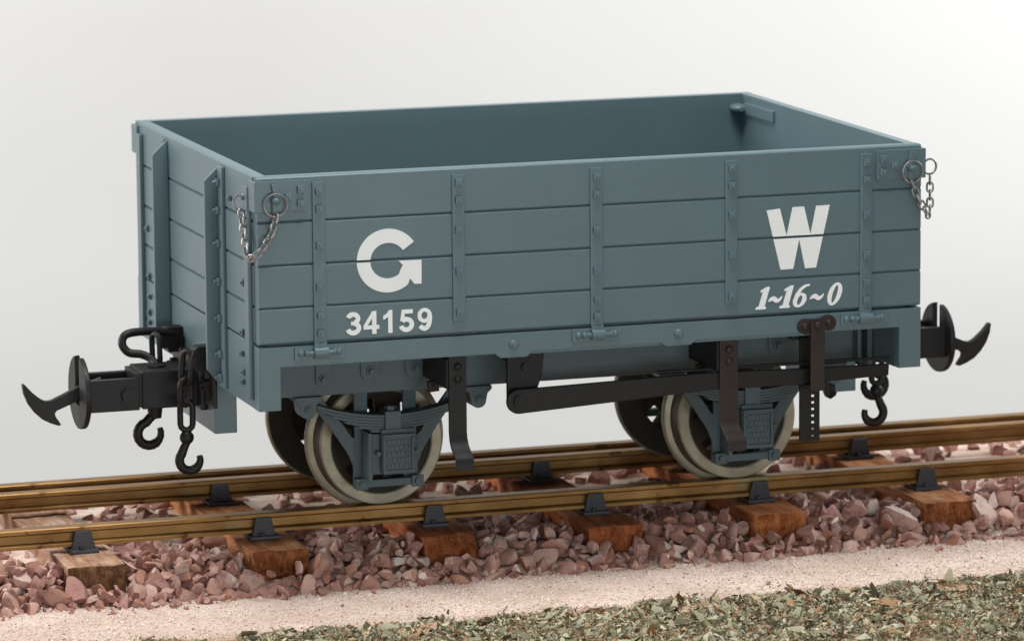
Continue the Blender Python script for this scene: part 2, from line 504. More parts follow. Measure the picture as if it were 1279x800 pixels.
def coupler(xf):
    c = W / 2
    m = MB()
    m.box(-9.2, -.2, c - 4.2, c + 3.8, 14.5, 20.0, .18)
    m.box(-10.0, -9.1, c - 3.9, c + 3.5, 14.75, 19.75, .12)
    m.cyl((-6.3, c, 19.8), (-6.3, c, 20.3), 1.5, 24)
    cb = m.build('coupling_box', BK, wagon, (-4, c, 17), xf)
    MB().box(-1.1, 0, c - 6.4, c + 6.4, 14.2, 21.6, .25).build('coupling_plate', BK, wagon, (0, c, 18), xf)
    m = MB(); 
    for y in (c - 4.0, c + 2.6): m.box(-17.6, -9.6, y, y + 1.25, 14.4, 19.1, .14)
    m.prism([(-12.4, 18.2), (-9.9, 18.2), (-9.9, 15.2), (-12.4, 15.2)], 'y', c - 2.8, c + 2.7)
    db = m.build('drawbar', BK, wagon, (-13, c, 17), xf)
    m = MB().cyl((-11.4, c - 4.0, 16.8), (-11.4, c - 4.75, 16.8), 1.05, 6); m.build('drawbar_bolt', BK, db, (-11.4, c - 4.4, 16.8), xf)
    # buffer disc with a slot open at the top
    R, hw = 5.25, 1.05
    out = []
    A0 = math.asin(math.sqrt(1 - (hw / R) ** 2)); start = A0; end = PI - A0
    n = 48; span = 2 * PI - (end - start)
    for k in range(n + 1):
        a = start - span * k / n
        out.append((c - .6 + 1.14 * R * math.cos(a), 17.0 + 1.02 * R * math.sin(a)))
    out += [(c - .6 - 1.14 * hw, 15.2), (c - .6 + 1.14 * hw, 15.2)]
    MB().prism(out, 'x', -18.1, -17.3, .16).build('buffer_disc', BK, wagon, (-17.7, c, 17), xf)
    # chopper: shank and anchor shaped head
    pts = [(-14.6, 19.0), (-17.6, 18.15), (-20.0, 17.0), (-22.1, 16.1), (-22.9, 16.05), (-23.6, 16.4), (-24.9, 17.5), (-26.0, 18.75), (-26.3, 18.7), (-26.1, 17.3), (-25.5, 15.8), (-24.6, 14.5), (-23.5, 13.45),
           (-22.3, 12.8), (-21.1, 12.35), (-20.7, 12.45), (-21.0, 13.0), (-21.5, 13.7), (-21.6, 14.2), (-21.3, 14.6), (-19.7, 15.2), (-17.6, 16.1), (-14.6, 17.0)]
    MB().prism(pts, 'y', c - 1.35, c - .05, .2).build('chopper_hook', BK, wagon, (-20, c, 16), xf)
    # swivel hook under the box
    m = MB().cyl((-6.4, c, 14.7), (-6.4, c, 12.4), 1.25, 16, .95)
    m.tube([(-6.4, c, 13.0), (-7.2, c, 12.4)] + hook_path((-7.3, c, 10.1), 1.75, math.radians(105), math.radians(385)), [.7] * 2 + [.72] * 11 + [.6, .55, .5, .42], 12)
    m.build('swivel_hook', BK, wagon, (-6.4, c, 13), xf)

def end_assembly(xf, near_chain=True, loop=True):
    sgn = '-x' if xf is None else '+x'
    m = MB()
    for i in range(4):
        z0, z1 = ZJ[i + 1], ZJ[i]
        m.prism([(1.8, z0), (1.8, z1), (.30, z1), (.04, z1 - .16), (0, z1 - .22), (0, z0 + .30), (.04, z0 + .24), (.30, z0)], 'y', 2.12, W - 2.12)
    m.box(.5, 1.4, 3, W - 3, 28.4, 51.2)
    ep = m.build('end_panel', G, wagon, (0, W / 2, 40), xf)
    m = MB().box(0, 3.1, 2.75, W - 2.75, 18.9, 28.1, .14)
    hs = m.build('headstock', G, wagon, (0, W / 2, 23), xf)
    MB().box(-.05, 3.3, 25.0, W - 25.0, 11.35, 18.95, .15).build('buffer_beam', G, hs, (1.5, W / 2, 15), xf)
    for k in (0, 1):
        f = (lambda v: v) if k == 0 else FLIP_Y
        g = (lambda v, f=f: (xf(f(v)) if xf else f(v)))
        pts = [(0, 51.3), (-2.35, 49.1), (-2.35, 21.8), (0, 18.95)]
        st = MB().prism(pts, 'y', 19.7, 20.5, .1).build('stanchion', G, wagon, (-1, 20, 35), g)
        MB().box(-.5, .05, 17.1, 19.75, 19.4, 51.3, .1).build('stanchion_flange', G, st, (0, 18.4, 35), g)
        for z in (49.0, 45.0, 40.2, 34.7, 29.4, 24.2, 20.8):
            m = MB(); 
            bm_ax = '-x'
            m.bolt((-.5, 18.7 + random.uniform(-.08, .08), z), bm_ax, .55, .55, random.uniform(-.1, .1))
            m.cyl((-1.0, 18.7, z), (-1.45, 18.7, z), .28, 10)
            m.build('bolt', G, st, (-.5, 18.7, z), g)
        cs = MB().box(-.62, .05, 2.95, 5.2, 20.2, 50.3, .12).build('corner_strap', G, wagon, (0, 4, 35), g)
        for y, z in ((7.3, 36.2), (8.0, 29.0), (7.7, 23.4)):
            MB().bolt((-.02, y, z), bm_ax, .5, .45, random.uniform(-.1, .1)).build('bolt', G, cs, (0, y, z), g)
        for y, z in ((13.8, 47.3), (8.3, 25.9), (8.0, 21.9)):
            MB().bolt((-.02, y, z), bm_ax, .38, .55, 0).build('bolt', G, ep, (0, y, z), g)
        # black hook plate for the side chain
        m = MB()
        pr = [(.0, 24.3), (-2.2, 24.3), (-3.0, 23.8), (-3.35, 23.0), (-3.35, 21.2), (-2.3, 21.2), (-2.3, 20.6), (0, 20.6)]
        m.prism(pr, 'y', 25.0, 27.6, .12)
        m.box(-.6, 0.02, 23.4, 28.6, 15.4, 23.0, .15)
        m.cyl((-.5, 25.9, 18.6), (-1.6, 25.9, 18.6), .9, 6); m.cyl((-1.5, 25.9, 18.6), (-2.1, 25.9, 18.6), .5, 12)
        m.build('chain_bracket', BK, wagon, (-1, 26, 22), g)
    coupler(xf)
    # near side chain: three links, a ball swivel and a hook
    y = 26.3
    if near_chain:
        specs = [((-3.75, y, 21.2), (-.1, .05, -1), (1, .9, 0), 5.6, 1.9), ((-4.0, y, 17.6), (0, 0, -1), (.5, -1, 0), 4.6, 2.3), ((-3.95, y, 14.1), (0, 0, -1), (.15, 1, 0), 5.0, 2.0)]
        root = None
        for i, (cc, t, nr, L, w) in enumerate(specs):
            m = MB().tube(link_loop(cc, t, nr, L - .8, w - .2), .46, 10, True)
            if root is None: root = m.build('side_chain', BK, wagon, cc, xf)
            else: m.build('chain_link', BK, root, cc, xf)
        m = MB().ball((-3.95, y, 10.9), 1.05, 1, 1, 1.0)
        m.tube([(-3.95, y, 10.2), (-4.4, y, 9.4)] + hook_path((-3.55, y, 7.55), 1.55, math.radians(140), math.radians(380)), [.55, .62] + [.68] * 11 + [.6, .55, .5, .45], 12)
        m.build('chain_hook', BK, root, (-3.9, y, 9), xf)
    if loop:
        y = W - 27.0
        p = smooth_path([(-1.0, y, 23.2), (-4.5, y - .6, 23.9), (-8.6, y - 1.5, 23.9), (-9.6, y - 2.0, 22.6), (-8.8, y - 2.6, 21.3), (-7.0, y - 3.2, 21.0), (-5.8, y - 4.2, 20.4), (-5.3, y - 5.5, 19.6)], 6)
        root = MB().tube(p, .62, 12).build('stowed_chain_hook', BK, wagon, p[0], xf)
        MB().tube(link_loop((-5.0, y - 4.0, 21.7), (0, .1, 1), (1, .5, 0), 4.6, 1.7), .42, 10, True).build('chain_link', BK, root, (-5, y - 4, 21.7), xf)
end_assembly(None); end_assembly(FLIP_X, True, False)

# inside bracket on the right end, floor and underframe
m = MB().box(97.75, 98.25, 54, 66.5, 48.9, 50.7, .12); m.ball((97.2, 67.4, 49.8), 1.1, 1.3, 1.5, .65); m.box(96.8, 98.2, 65.5, 68.6, 49.4, 50.1, .1)
m.build('inside_bracket', G, wagon, (98, 60, 50))
m = MB()
for k in range(16): m.box(1.9 + k * 6.02, 1.9 + (k + 1) * 6.02 - .05, 2.2, W - 2.2, 26.6, 28.2, .08)
m.build('floor', G, wagon, (50, W / 2, 27))
for xf in (None, FLIP_Y):
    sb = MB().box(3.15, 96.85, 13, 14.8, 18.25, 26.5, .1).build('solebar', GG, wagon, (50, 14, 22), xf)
    for xc, hw, zb in ((12.85, 1.1, 19.6), (20.0, 1.55, 20.0), (26.7, 1.55, 20.0), (75.8, 1.5, 20.0), (82.6, 1.5, 20.0), (89.6, 1.1, 19.6)):
        pts = [(xc - hw, 26)] + [(xc + hw * math.cos(PI + PI * k / 12), zb + hw * .9 + hw * math.sin(PI + PI * k / 12)) for k in range(13)] + [(xc + hw, 26)]
        wp = MB().prism(pts, 'y', 12.6, 13.05, .08).build('washer_plate', GG, wagon, (xc, 13, 22), xf)
        m = MB().cyl((xc, 12.65, zb + hw * .9), (xc, 12.35, zb + hw * .9), .75, 18); m.cyl((xc, 12.4, zb + hw * .9), (xc, 11.8, zb + hw * .9), .5, 6)
        m.build('bolt', GG, wp, (xc, 12.4, zb + 1), xf)
    for xa, xb, ya, za in ((4.0, 5.2, 12.2, 18.6), (94.6, 95.2, 11.0, 18.4), (96.0, 96.75, 10.5, 17.7)):
        MB().box(xa, xb, ya, 13.02, za, 26, .1).build('angle_bracket', GG, sb, (xa, 12.5, 22), xf)
    MB().bolt((5.0, 12.6, 20.3), '-y', .5, .5).build('bolt', GG, sb, (5, 12.5, 20.3), xf)
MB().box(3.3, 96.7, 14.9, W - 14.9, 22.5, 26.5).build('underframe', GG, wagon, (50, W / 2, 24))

# running gear
def rounded(pts): return pts
def running_gear(cx, xf):
    k = cx - .45
    wi = MB()
    for s in (-1, 1):
        wi.prism([(k + s * 4.85, 3.5), (k + s * 2.7, 3.5), (k + s * 2.7, 23), (k + s * 4.65, 23), (k + s * 4.65, 10.9), (k + s * 4.85, 6.6)], 'y', 17, 17.7, .08)
        wi.prism([(k + s * 13.4, 18.8), (k + s * 9.4, 14.1), (k + s * 8.1, 12.4), (k + s * 6.8, 10.4), (k + s * 6.0, 9.2), (k + s * 5.35, 8.0), (k + s * 4.85, 6.6), (k + s * 4.65, 10.9), (k + s * 5.1, 11.1), (k + s * 6.5, 13.2), (k + s * 10.9, 18.8)], 'y', 17, 17.7, .08)
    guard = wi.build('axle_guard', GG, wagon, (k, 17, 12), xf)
    m = MB().box(k - 5.0, k + 5.0, 15.3, 16.95, 3.85, 4.95, .12)
    for s in (-1, 1): m.box(k + s * 4.2 - .9, k + s * 4.2 + .9, 14.9, 15.4, 3.6, 5.3, .12); m.cyl((k + s * 4.2, 15, 4.5), (k + s * 4.2, 14.5, 4.5), .5, 6)
    m.build('keeper_bar', GG, guard, (k, 16, 4.4), xf)
    # laminated spring
    m = MB()
    z_c = 14.75
    for i in range(6):
        h = (11.2, 10.6, 8.8, 6.9, 5.0, 3.2)[i]; t0 = -.44 * i
        n = 18; up = []; lo = []
        for q in range(n + 1):
            x = -h + 2 * h * q / n
            z = z_c + 1.95 * (x / 11.0) ** 2 + t0
            up.append((k + x, z + .0)); lo.append((k + x, z - .40))
        m.prism(up + lo[::-1], 'y', 13.2 + .04 * i, 15.6 - .04 * i, .05)
    sp = m.build('leaf_spring', GG, wagon, (k, 14, 14), xf)
    m = MB().box(k - 1.25, k + 1.15, 12.75, 16.0, 12.7, 15.35, .14); m.cyl((k, 14.4, 15.3), (k, 14.4, 15.9), .9, 6)
    m.build('spring_buckle', GG, sp, (k, 14, 14), xf)
    for s in (-1, 1):
        c0 = k + s * 12.8
        pts = [(c0 - 2.0, 18.2), (c0 - 2.0, 17.7), (c0 - 1.35, 17.15)] + [(c0 + 1.15 * math.cos(PI + PI * q / 10), 16.1 + 1.1 * math.sin(PI + PI * q / 10)) for q in range(11)] + [(c0 + 1.35, 17.15), (c0 + 2.0, 17.7), (c0 + 2.0, 18.2)]
        sh = MB().prism(pts, 'y', 12.5, 15.8, .1).build('spring_shoe', GG, wagon, (c0, 14, 17), xf)
        m = MB().cyl((c0, 12.55, 16.3), (c0, 12.25, 16.3), .62, 16); m.cyl((c0, 12.3, 16.3), (c0, 11.95, 16.3), .40, 6)
        m.build('bolt', GG, sh, (c0, 12.3, 16.3), xf)
    # axlebox
    m = MB()
    m.box(k - 3.3, k + 3.4, 13.6, 19, 6.0, 12.0, .25)
    m.box(k - 1.9, k + 3.0, 12.6, 14.0, 12.0, 12.75, .15)
    m.box(k - 3.7, k - 3.1, 13.2, 18, 5.2, 12.2, .1)
    ab = m.build('axlebox', GG, wagon, (k, 14, 9), xf)
    x0, x1, z0, z1 = k - 1.85, k + 2.85, 6.45, 12.1
    m = MB().prism([(x0 + .15, z0 - .25), (x1 - .15, z0 - .25), (x1 + .05, z0 + .5), (x1 + .1, z1 - .1), (x0 - .1, z1 - .1), (x0 - .05, z0 + .5)], 'y', 12.2, 13.7, .16)
    f = .42
    for b in ((x0, x1, z0, z0 + f), (x0, x1, z1 - f, z1), (x0, x0 + f, z0 + f, z1 - f), (x1 - f, x1, z0 + f, z1 - f)):
        m.box(b[0], b[1], 11.85, 12.25, b[2], b[3], .08)
    rr = random.Random(3)
    rows = 5; rh = (z1 - z0 - 1.3) / rows
    for r in range(rows):
        zc = z0 + .65 + rh * (r + .5); x = x0 + .62 + (.35 if r % 2 else 0)
        while x < x1 - .75:
            w = rr.uniform(.45, .85); w = min(w, x1 - .55 - x)
            m.box(x, x + w - .1, 12.06, 12.25, zc - rh * .36, zc + rh * .33, .05); x += w
    m.build('axlebox_cover', GG, ab, (k, 12, 9), xf)
    for x in (x0 - .5, x1 + .5): MB().cyl((x, 13.7, 9.3), (x, 12.4, 9.3), .35, 8).build('cover_bolt', GG, ab, (x, 12.5, 9.3), xf)
for cx in (23.8, 79.2):
    running_gear(cx, None); running_gear(cx, FLIP_Y)

def wheel(cx, xf, R=9.4):
    c = (cx, 0, R)
    m = MB()
    # tread ring, outer face y 20.6, flange on the inside
    m.lathe([(7.55, 20.75), (7.75, 20.6), (9.05, 20.6), (9.22, 20.72), (9.28, 21.2), (9.1, 21.3), (9.1, 23.7), (9.75, 23.8), (10.3, 24.05), (10.6, 24.5), (10.5, 24.95), (10.2, 25.15), (7.9, 25.15), (7.55, 24.7)], c, 'y', 128)
    w = m.build('wheel', M['tyre'], wagon, (cx, 22, R), xf, 16)
    MB().lathe([(9.0, 21.25), (9.3, 21.25), (9.52, 23.75), (9.0, 23.75)], c, 'y', 96).build('tread', M['tread'], w, (cx, 22, R), xf)
    MB().lathe([(6.6, 24.7), (10.3, 25.2), (10.3, 25.4), (6.6, 25.4)], c, 'y', 72).build('wheel_back_shade', M['wheel_web'], w, (cx, 25, R), xf)  # dark ring added so the inner wheel face looks shaded
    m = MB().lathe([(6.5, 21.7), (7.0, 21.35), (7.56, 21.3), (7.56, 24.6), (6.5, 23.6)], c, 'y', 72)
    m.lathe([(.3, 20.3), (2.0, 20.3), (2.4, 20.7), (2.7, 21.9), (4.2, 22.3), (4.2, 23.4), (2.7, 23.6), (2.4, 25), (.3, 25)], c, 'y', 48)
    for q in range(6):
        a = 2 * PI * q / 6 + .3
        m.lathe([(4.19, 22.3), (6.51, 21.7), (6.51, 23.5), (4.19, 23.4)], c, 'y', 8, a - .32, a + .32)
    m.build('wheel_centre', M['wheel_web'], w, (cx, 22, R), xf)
for cx in (23.8, 79.2):
    wheel(cx, None); wheel(cx, FLIP_Y)
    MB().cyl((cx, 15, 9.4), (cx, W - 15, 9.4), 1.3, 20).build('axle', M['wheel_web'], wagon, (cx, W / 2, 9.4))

# brake gear and steps
RB = M['rust_black']
m = MB().prism([(37.6, 25.5), (37.6, 17.9)] + [(39.6 + 2.0 * math.cos(PI + PI * q / 14 * .9), 17.6 + 2.1 * math.sin(PI + PI * q / 14 * .9)) for q in range(15)] + [(42.2, 19.4), (42.8, 21), (43.1, 24), (43.1, 25.5)], 'y', 3.4, 4.2, .1)
m.cyl((40.3, 3.5, 22.3), (40.3, 3.0, 22.3), .75, 6)
m.box(37.8, 43, 4.1, 13, 23, 25.5, .1)
m.build('v_hanger', BK, wagon, (40, 4, 21))
lev = [(38.6 + 1.75 * math.cos(PI / 2 + PI * q / 14), 17.65 + 1.75 * math.sin(PI / 2 + PI * q / 14)) for q in range(15)]
lev += [(67.8, 17.5), (81.4, 17.45), (95.5, 17.95), (95.6, 19.6), (81.4, 19.75), (67.8, 20.05)]
bl = MB().prism(lev, 'y', 1.3, 2.1, .12).build('brake_lever', BK, wagon, (38.6, 1.7, 17.7))
m = MB().cyl((38.7, 1.4, 17.7), (38.7, .85, 17.7), .95, 20); m.cyl((38.7, .9, 17.7), (38.7, .7, 17.7), .55, 6); m.cyl((38.7, 1.6, 17.7), (38.7, 3.6, 17.7), .8, 12)
m.build('lever_pivot', BK, bl, (38.7, 1, 17.7))
m = MB(); m.box(60, 96.2, 2.6, 3.2, 20.1, 20.5, .08); m.build('brake_rod', BK, wagon, (75, 3, 20.4))
# brake rack
pts = [(81.7 + 1.12 * math.cos(a), 26.25 + 1.12 * math.sin(a)) for a in [PI * .35 + PI * 1.25 * q / 12 for q in range(13)]]
pts += [(83, 25.55), (84.2, 25.6)] + [(85.3 + 1.15 * math.cos(a), 26.6 + 1.15 * math.sin(a)) for a in [-PI * .6 + PI * 1.25 * q / 12 for q in range(13)]] + [(83.9, 27.3), (83.1, 27.25)]
rk = MB().prism(pts, 'y', -.75, .03, .12)
rk.box(82.3, 84.45, -1.25, -.72, 16.8, 26.9, .12)
rk.box(82.3, 84.45, -.9, 4.0, 16.8, 17.35, .08)
brk = rk.build('brake_rack', RB, wagon, (83.4, 0, 22))
for x, z in ((81.6, 26.2), (83.4, 26.4), (85.3, 26.65)):
    MB().ball((x, -.75 - (.5 if x == 83.4 else 0), z), .6, 1, .7, 1).build('bolt', RB, brk, (x, -.8, z))
m = MB(); m.box(82.4, 84.15, 3.2, 3.8, 8.6, 24, .06); m.box(84.75, 85.45, 3.2, 3.8, 8.6, 24, .06)
z = 8.6
while z < 23.5:
    m.box(84.14, 84.76, 3.22, 3.78, z, z + .55); z += .98
m.build('perforated_guide', BK, brk, (83.9, 3.5, 16))
m = MB().box(81.4, 85.3, 3.9, 13, 23.6, 25.2, .1); m.build('rack_bracket', BK, brk, (83, 8, 24))
def step(x0, x1, mt):
    prof = [(.75, 24.9), (.75, 14.0), (.55, 13.1), (-.1, 12.2), (-1.1, 11.5), (-2.0, 11.0), (-2.5, 10.4), (-2.65, 9.6), (-2.65, 9.1)]
    t = .55
    back = [(y + t * (1 if i < 2 else .8), z - (0 if i < 2 else (.35 if i < 7 else 0))) for i, (y, z) in enumerate(prof)]
    st = MB().prism(prof + back[::-1], 'x', x0, x1, .08).build('step_iron', mt, wagon, (x0, .5, 18))
    xc = (x0 + x1) / 2
    MB().box(x0 - .3, x1 - .7, 1.2, 13, 20.2, 24.5, .12).build('step_bracket', BK, st, (xc, 6, 22))
    for z in (23.4, 21.6): 
        MB().ball((xc, .75, z), .62, 1, .8, 1).build('bolt', mt, st, (xc, .7, z))
    MB().bolt((x0 - .3, 8.0, 19.6), '-y', .8, 1.0, .1).build('bracket_nut', RB, st, (x0, 8, 19.6))
step(28.0, 30.6, BK); step(68.95, 71.8, RB)
# brake shoe end piece seen under the right headstock
MB().lathe([(.2, -.6), (1.6, -.6), (1.9, 0), (1.6, .6), (.2, .6)], (96.6, 27.0, 11.9), 'x', 24).build('drawgear_nut', BK, wagon, (96, 27, 12))

# ------------------------------------------------------------------ lettering
def glyph(name, polys, parent, label=None, dz=.0, depth=.05):
    """polys: closed outlines (x,z) on the near side, holes by even-odd fill"""
    cu = bpy.data.curves.new(name, 'CURVE'); cu.dimensions = '2D'; cu.fill_mode = 'BOTH'; cu.extrude = depth
    for pl in polys:
        s = cu.splines.new('POLY'); s.points.add(len(pl) - 1)
        for p, q in zip(s.points, pl): p.co = (q[0], q[1], 0, 1)
        s.use_cyclic_u = True
    return curve_to_letter(name, cu, parent, label)

def curve_to_letter(name, cu, parent, label=None, fn=None):
    t = bpy.data.objects.new('tmp', cu); C.objects.link(t)
    bpy.context.view_layer.update()
    dg = bpy.context.evaluated_depsgraph_get()
    me = bpy.data.meshes.new_from_object(t.evaluated_get(dg))
    bpy.data.objects.remove(t); 
    b = bmesh.new(); b.from_mesh(me)
    for v in b.verts:
        x, z, d = v.co
        if fn: x, z = fn(x, z)
        v.co = Vector((x, -.045 - d, z))
    # the paint is broken where the plank joints run
    for zj in ZJ[1:4]:
        for zz in (zj - .17, zj + .17):
            bmesh.ops.bisect_plane(b, geom=b.verts[:] + b.edges[:] + b.faces[:], plane_co=(0, 0, zz), plane_no=(0, 0, 1), dist=1e-4)
        kill = [f for f in b.faces if abs(f.calc_center_median().z - zj) < .165]
        bmesh.ops.delete(b, geom=kill, context='FACES')
    m = MB(); m.bm.free(); m.bm = b
    return m.build(name, M['white'], parent, (sum(v.co.x for v in b.verts) / max(1, len(b.verts)), 0, 35))

def arc(cx, cz, rx, rz, a0, a1, n=30):
    return [(cx + rx * math.cos(math.radians(a0 + (a1 - a0) * k / n)), cz + rz * math.sin(math.radians(a0 + (a1 - a0) * k / n))) for k in range(n + 1)]
gc = (18.95, 39.3)
g_out = arc(gc[0], gc[1], 4.58, 4.5, 34, 309, 60) + [(22.12, 36.62)]
g_in = arc(gc[0], gc[1], 2.6, 2.53, 325, 33, 50)
G_poly = g_out + [(22.77, 35.8), (23.82, 35.78), (23.86, 39.14), (20.5, 39.2), (21.12, 38.55), (20.75, 37.9)] + g_in[3:]
glyph('painted_letter', [G_poly], near_side)
glyph('painted_letter', [[(75.85, 43.43), (77.9, 43.6), (78.93, 39.6), (79.85, 43.7), (81.63, 43.72), (82.62, 39.6), (83.5, 43.72), (85.6, 43.75), (83.5, 34.75), (81.8, 34.72), (80.88, 39.0), (79.95, 34.75), (78.0, 34.72)]], near_side)

def font_text(name, body, x0, x1, z0, z1, offset, shear=0):
    cu = bpy.data.curves.new(name, 'FONT'); cu.body = body; cu.extrude = .012; cu.offset = offset; cu.shear = shear; cu.fill_mode = 'BOTH'; cu.space_character = 1.04
    t = bpy.data.objects.new('tmp', cu); C.objects.link(t); bpy.context.view_layer.update()
    bb = [Vector(v) for v in t.bound_box]; C.objects.unlink(t)
    ax, bx = min(v.x for v in bb), max(v.x for v in bb); az, bz = min(v.y for v in bb), max(v.y for v in bb)
    return curve_to_letter(name, cu, near_side, None, lambda x, z: (x0 + (x - ax) * (x1 - x0) / (bx - ax), z0 + (z - az) * (z1 - z0) / (bz - az)))
def stroke(cl, hw):
    P_ = [Vector((a, b, 0)) for a, b in cl]; L_, R_ = [], []
    for q in range(len(P_)):
        t = (P_[min(q + 1, len(P_) - 1)] - P_[max(q - 1, 0)]).normalized(); nrm = Vector((-t.y, t.x, 0))
        L_.append(P_[q] + nrm * hw); R_.append(P_[q] - nrm * hw)
    return [(v.x, v.y) for v in L_ + R_[::-1]]
def number():
    hw = .33
    three = [stroke(arc(1.03, 2.32, .72, .60, 165, -72, 24), hw), stroke(arc(1.05, .98, .80, .68, 85, -165, 28), hw + .005), [(.72, 1.42), (1.2, 1.40), (1.2, 1.90), (.72, 1.90)]]
    four = [[(1.25, 0), (1.88, 0), (1.88, .68), (2.28, .68), (2.28, 1.22), (1.88, 1.22), (1.88, 3.22), (1.30, 3.22), (.0, 1.22), (.0, .68), (1.25, .68)], [(1.25, 1.22), (1.25, 2.26), (.58, 1.22)]]
    one = [[(.86, 0), (1.48, 0), (1.48, 3.22), (.98, 3.22), (.80, 2.90), (.50, 2.62), (.14, 2.46), (.14, 1.92), (.52, 2.07), (.86, 2.32)]]
    five = [[(.36, 3.17), (1.98, 3.17), (1.98, 2.60), (.82, 2.60), (.70, 1.86), (.45, 1.52), (.12, 1.56)], stroke(arc(1.03, 1.05, .80, .74, 140, -165, 30), hw)]
    nine_o = arc(1.08, 2.18, 1.05, 1.05, 0, 354, 44); nine_i = arc(1.05, 2.2, .44, .53, 0, 350, 30)
    nine = [nine_o, nine_i], [stroke([(1.83, 2.2), (1.83, 1.7), (1.77, 1.2), (1.62, .72), (1.36, .42), (1.02, .31), (.70, .42), (.42, .72)], hw)]
    return three, four, one, five, nine
th, fo, on_, fi, ni = number()
def mv(pl, x): return [(a + x, b + 29.03) for a, b in pl]
dd = [0]
def glyph_set(x, polysets):
    for ps in polysets:
        dd[0] += 1
        glyph('painted_number', [mv(pl, x) for pl in ps], near_side, None, 0, .05 + .004 * (dd[0] % 5))
glyph_set(12.70, [[q] for q in th]); glyph_set(15.25, [fo]); glyph_set(18.0, [on_]); glyph_set(20.5, [[q] for q in fi]); glyph_set(23.15, list(ni))

SH = .30
def sh(pl, x0, z0=29.1): return [(x0 + x + (z) * SH, z0 + z) for x, z in pl]
def tare():
    H = 3.2
    one = [(-.05, 0), (1.55, 0), (1.5, .32), (1.26, .42), (1.26, H), (.75, H), (-.02, 2.72), (.05, 2.42), (.36, 2.55), (.36, .42), (0, .32)]
    tilde = [(0, .55 + .55), (.18, 1.55), (.55, 1.8), (.95, 1.72), (1.35, 1.42), (1.62, 1.4), (1.9, 1.75), (2.05, 1.72), (1.95, 1.2), (1.62, .86), (1.2, .86), (.72, 1.14), (.42, 1.16), (.15, .82 + .2)]
    zero_o = arc(1.05, H / 2, 1.05, H / 2 + .05, 0, 350, 40); zero_i = arc(1.05, H / 2, .36, H / 2 - .32, 0, 350, 40)
    six_o = arc(1.02, 1.02, 1.02, 1.05, -180, 82, 40) + [(.95, 2.02), (.80, 1.95), (.98, 2.5), (1.45, 2.9), (1.95, 3.02), (1.92, 3.28), (1.2, 3.22), (.55, 2.75), (.12, 1.95)]
    six_i = arc(1.02, 1.0, .36, .70, 0, 350, 30)
    return [[sh(one, 74.15)], [sh(tilde, 75.75)], [sh(one, 77.85)], [sh(six_o, 79.65), sh(six_i, 79.65)], [sh(tilde, 82.2)], [sh(zero_o, 84.9), sh(zero_i, 84.9)]]
polys = [p for g in tare() for p in g]
glyph('painted_weight', polys, near_side)

# ------------------------------------------------------------------ track
def rail(yc, label):
    h = [(1.12, -.12), (1.0, 0), (-1.0, 0), (-1.12, -.12), (-1.12, -.62), (-.95, -.8), (-.45, -.95), (-.45, -2.05), (-1.1, -2.25), (-1.25, -2.35), (-1.25, -2.8), (1.25, -2.8), (1.25, -2.35), (1.1, -2.25), (.45, -2.05), (.45, -.95), (.95, -.8), (1.12, -.62)]
    m = MB().prism([(yc + a, b) for a, b in h], 'x', -110, 220)
    return tag(m.build('rail', M['brass'], None, (50, yc, -2.8), None, 25), label, 'rail', 'brass rails of the track')
YR = (22.3, 48.4, 54.9)
rail(YR[0], "front brass rail, under the wagon's two near pale steel wheels")
rail(YR[1], "middle brass rail, right behind the front one, under the wagon's far wheels")
rail(YR[2], 'rearmost brass rail, thin dark strip against the white backdrop')

tones = {
    'orange': ((.20, .060, .020), (.47, .160, .055), (.62, .27, .11)),
    'red': ((.19, .052, .020), (.43, .135, .052), (.58, .23, .10)),
    'dusty': ((.26, .12, .065), (.47, .28, .185), (.64, .48, .38)),
    'tan': ((.24, .080, .030), (.54, .225, .095), (.74, .42, .22)),
}
SLP = [(-46.5, 'orange', 0, None), (-21.2, 'dusty', .0, "leftmost whole wooden sleeper, its top dusted with pale sand, left of the wagon"),
       (6.1, 'tan', .2, "split sleeper under the wagon's left end, tan top, stone at its corner"),
       (32.0, 'red', 1.9, "reddish sleeper with a rounded end just right of the left wheel"),
       (56.8, 'red', .1, "square dark orange sleeper under the middle of the wagon"),
       (82.5, 'orange', .15, "orange sleeper just below the right wheel, a stone leaning on its end"),
       (109.8, 'tan', .0, "rightmost sleeper, bright tan top, beyond the wagon's right end"), (136, 'orange', 0, None)]
def make_chair(parent, org):
    x, y, z = org
    m = MB()
    m.box(x - 2.1, x + 2.1, y - 2.7, y + 2.7, z, z + .6, .18)
    for s in (-1, 1):
        m.prism([(x - 1.75, z + .55), (x + 1.75, z + .55), (x + 1.15, z + 3.2), (x - 1.15, z + 3.2)], 'y', y + s * 1.3 if s > 0 else y - 1.95, y + 1.95 if s > 0 else y - 1.3, .16)
    ch = m.build('rail_chair', M['chair'], parent, org)
    for sx, sy in ((-.1, -2.35), (.1, 2.35)):
        MB().cyl((x + sx * 4, y + sy, z + .7), (x + sx * 4, y + sy, z + 1.1), .38, 8).build('chair_bolt', M['chair'], ch, (x, y + sy, z + .7))
    return ch
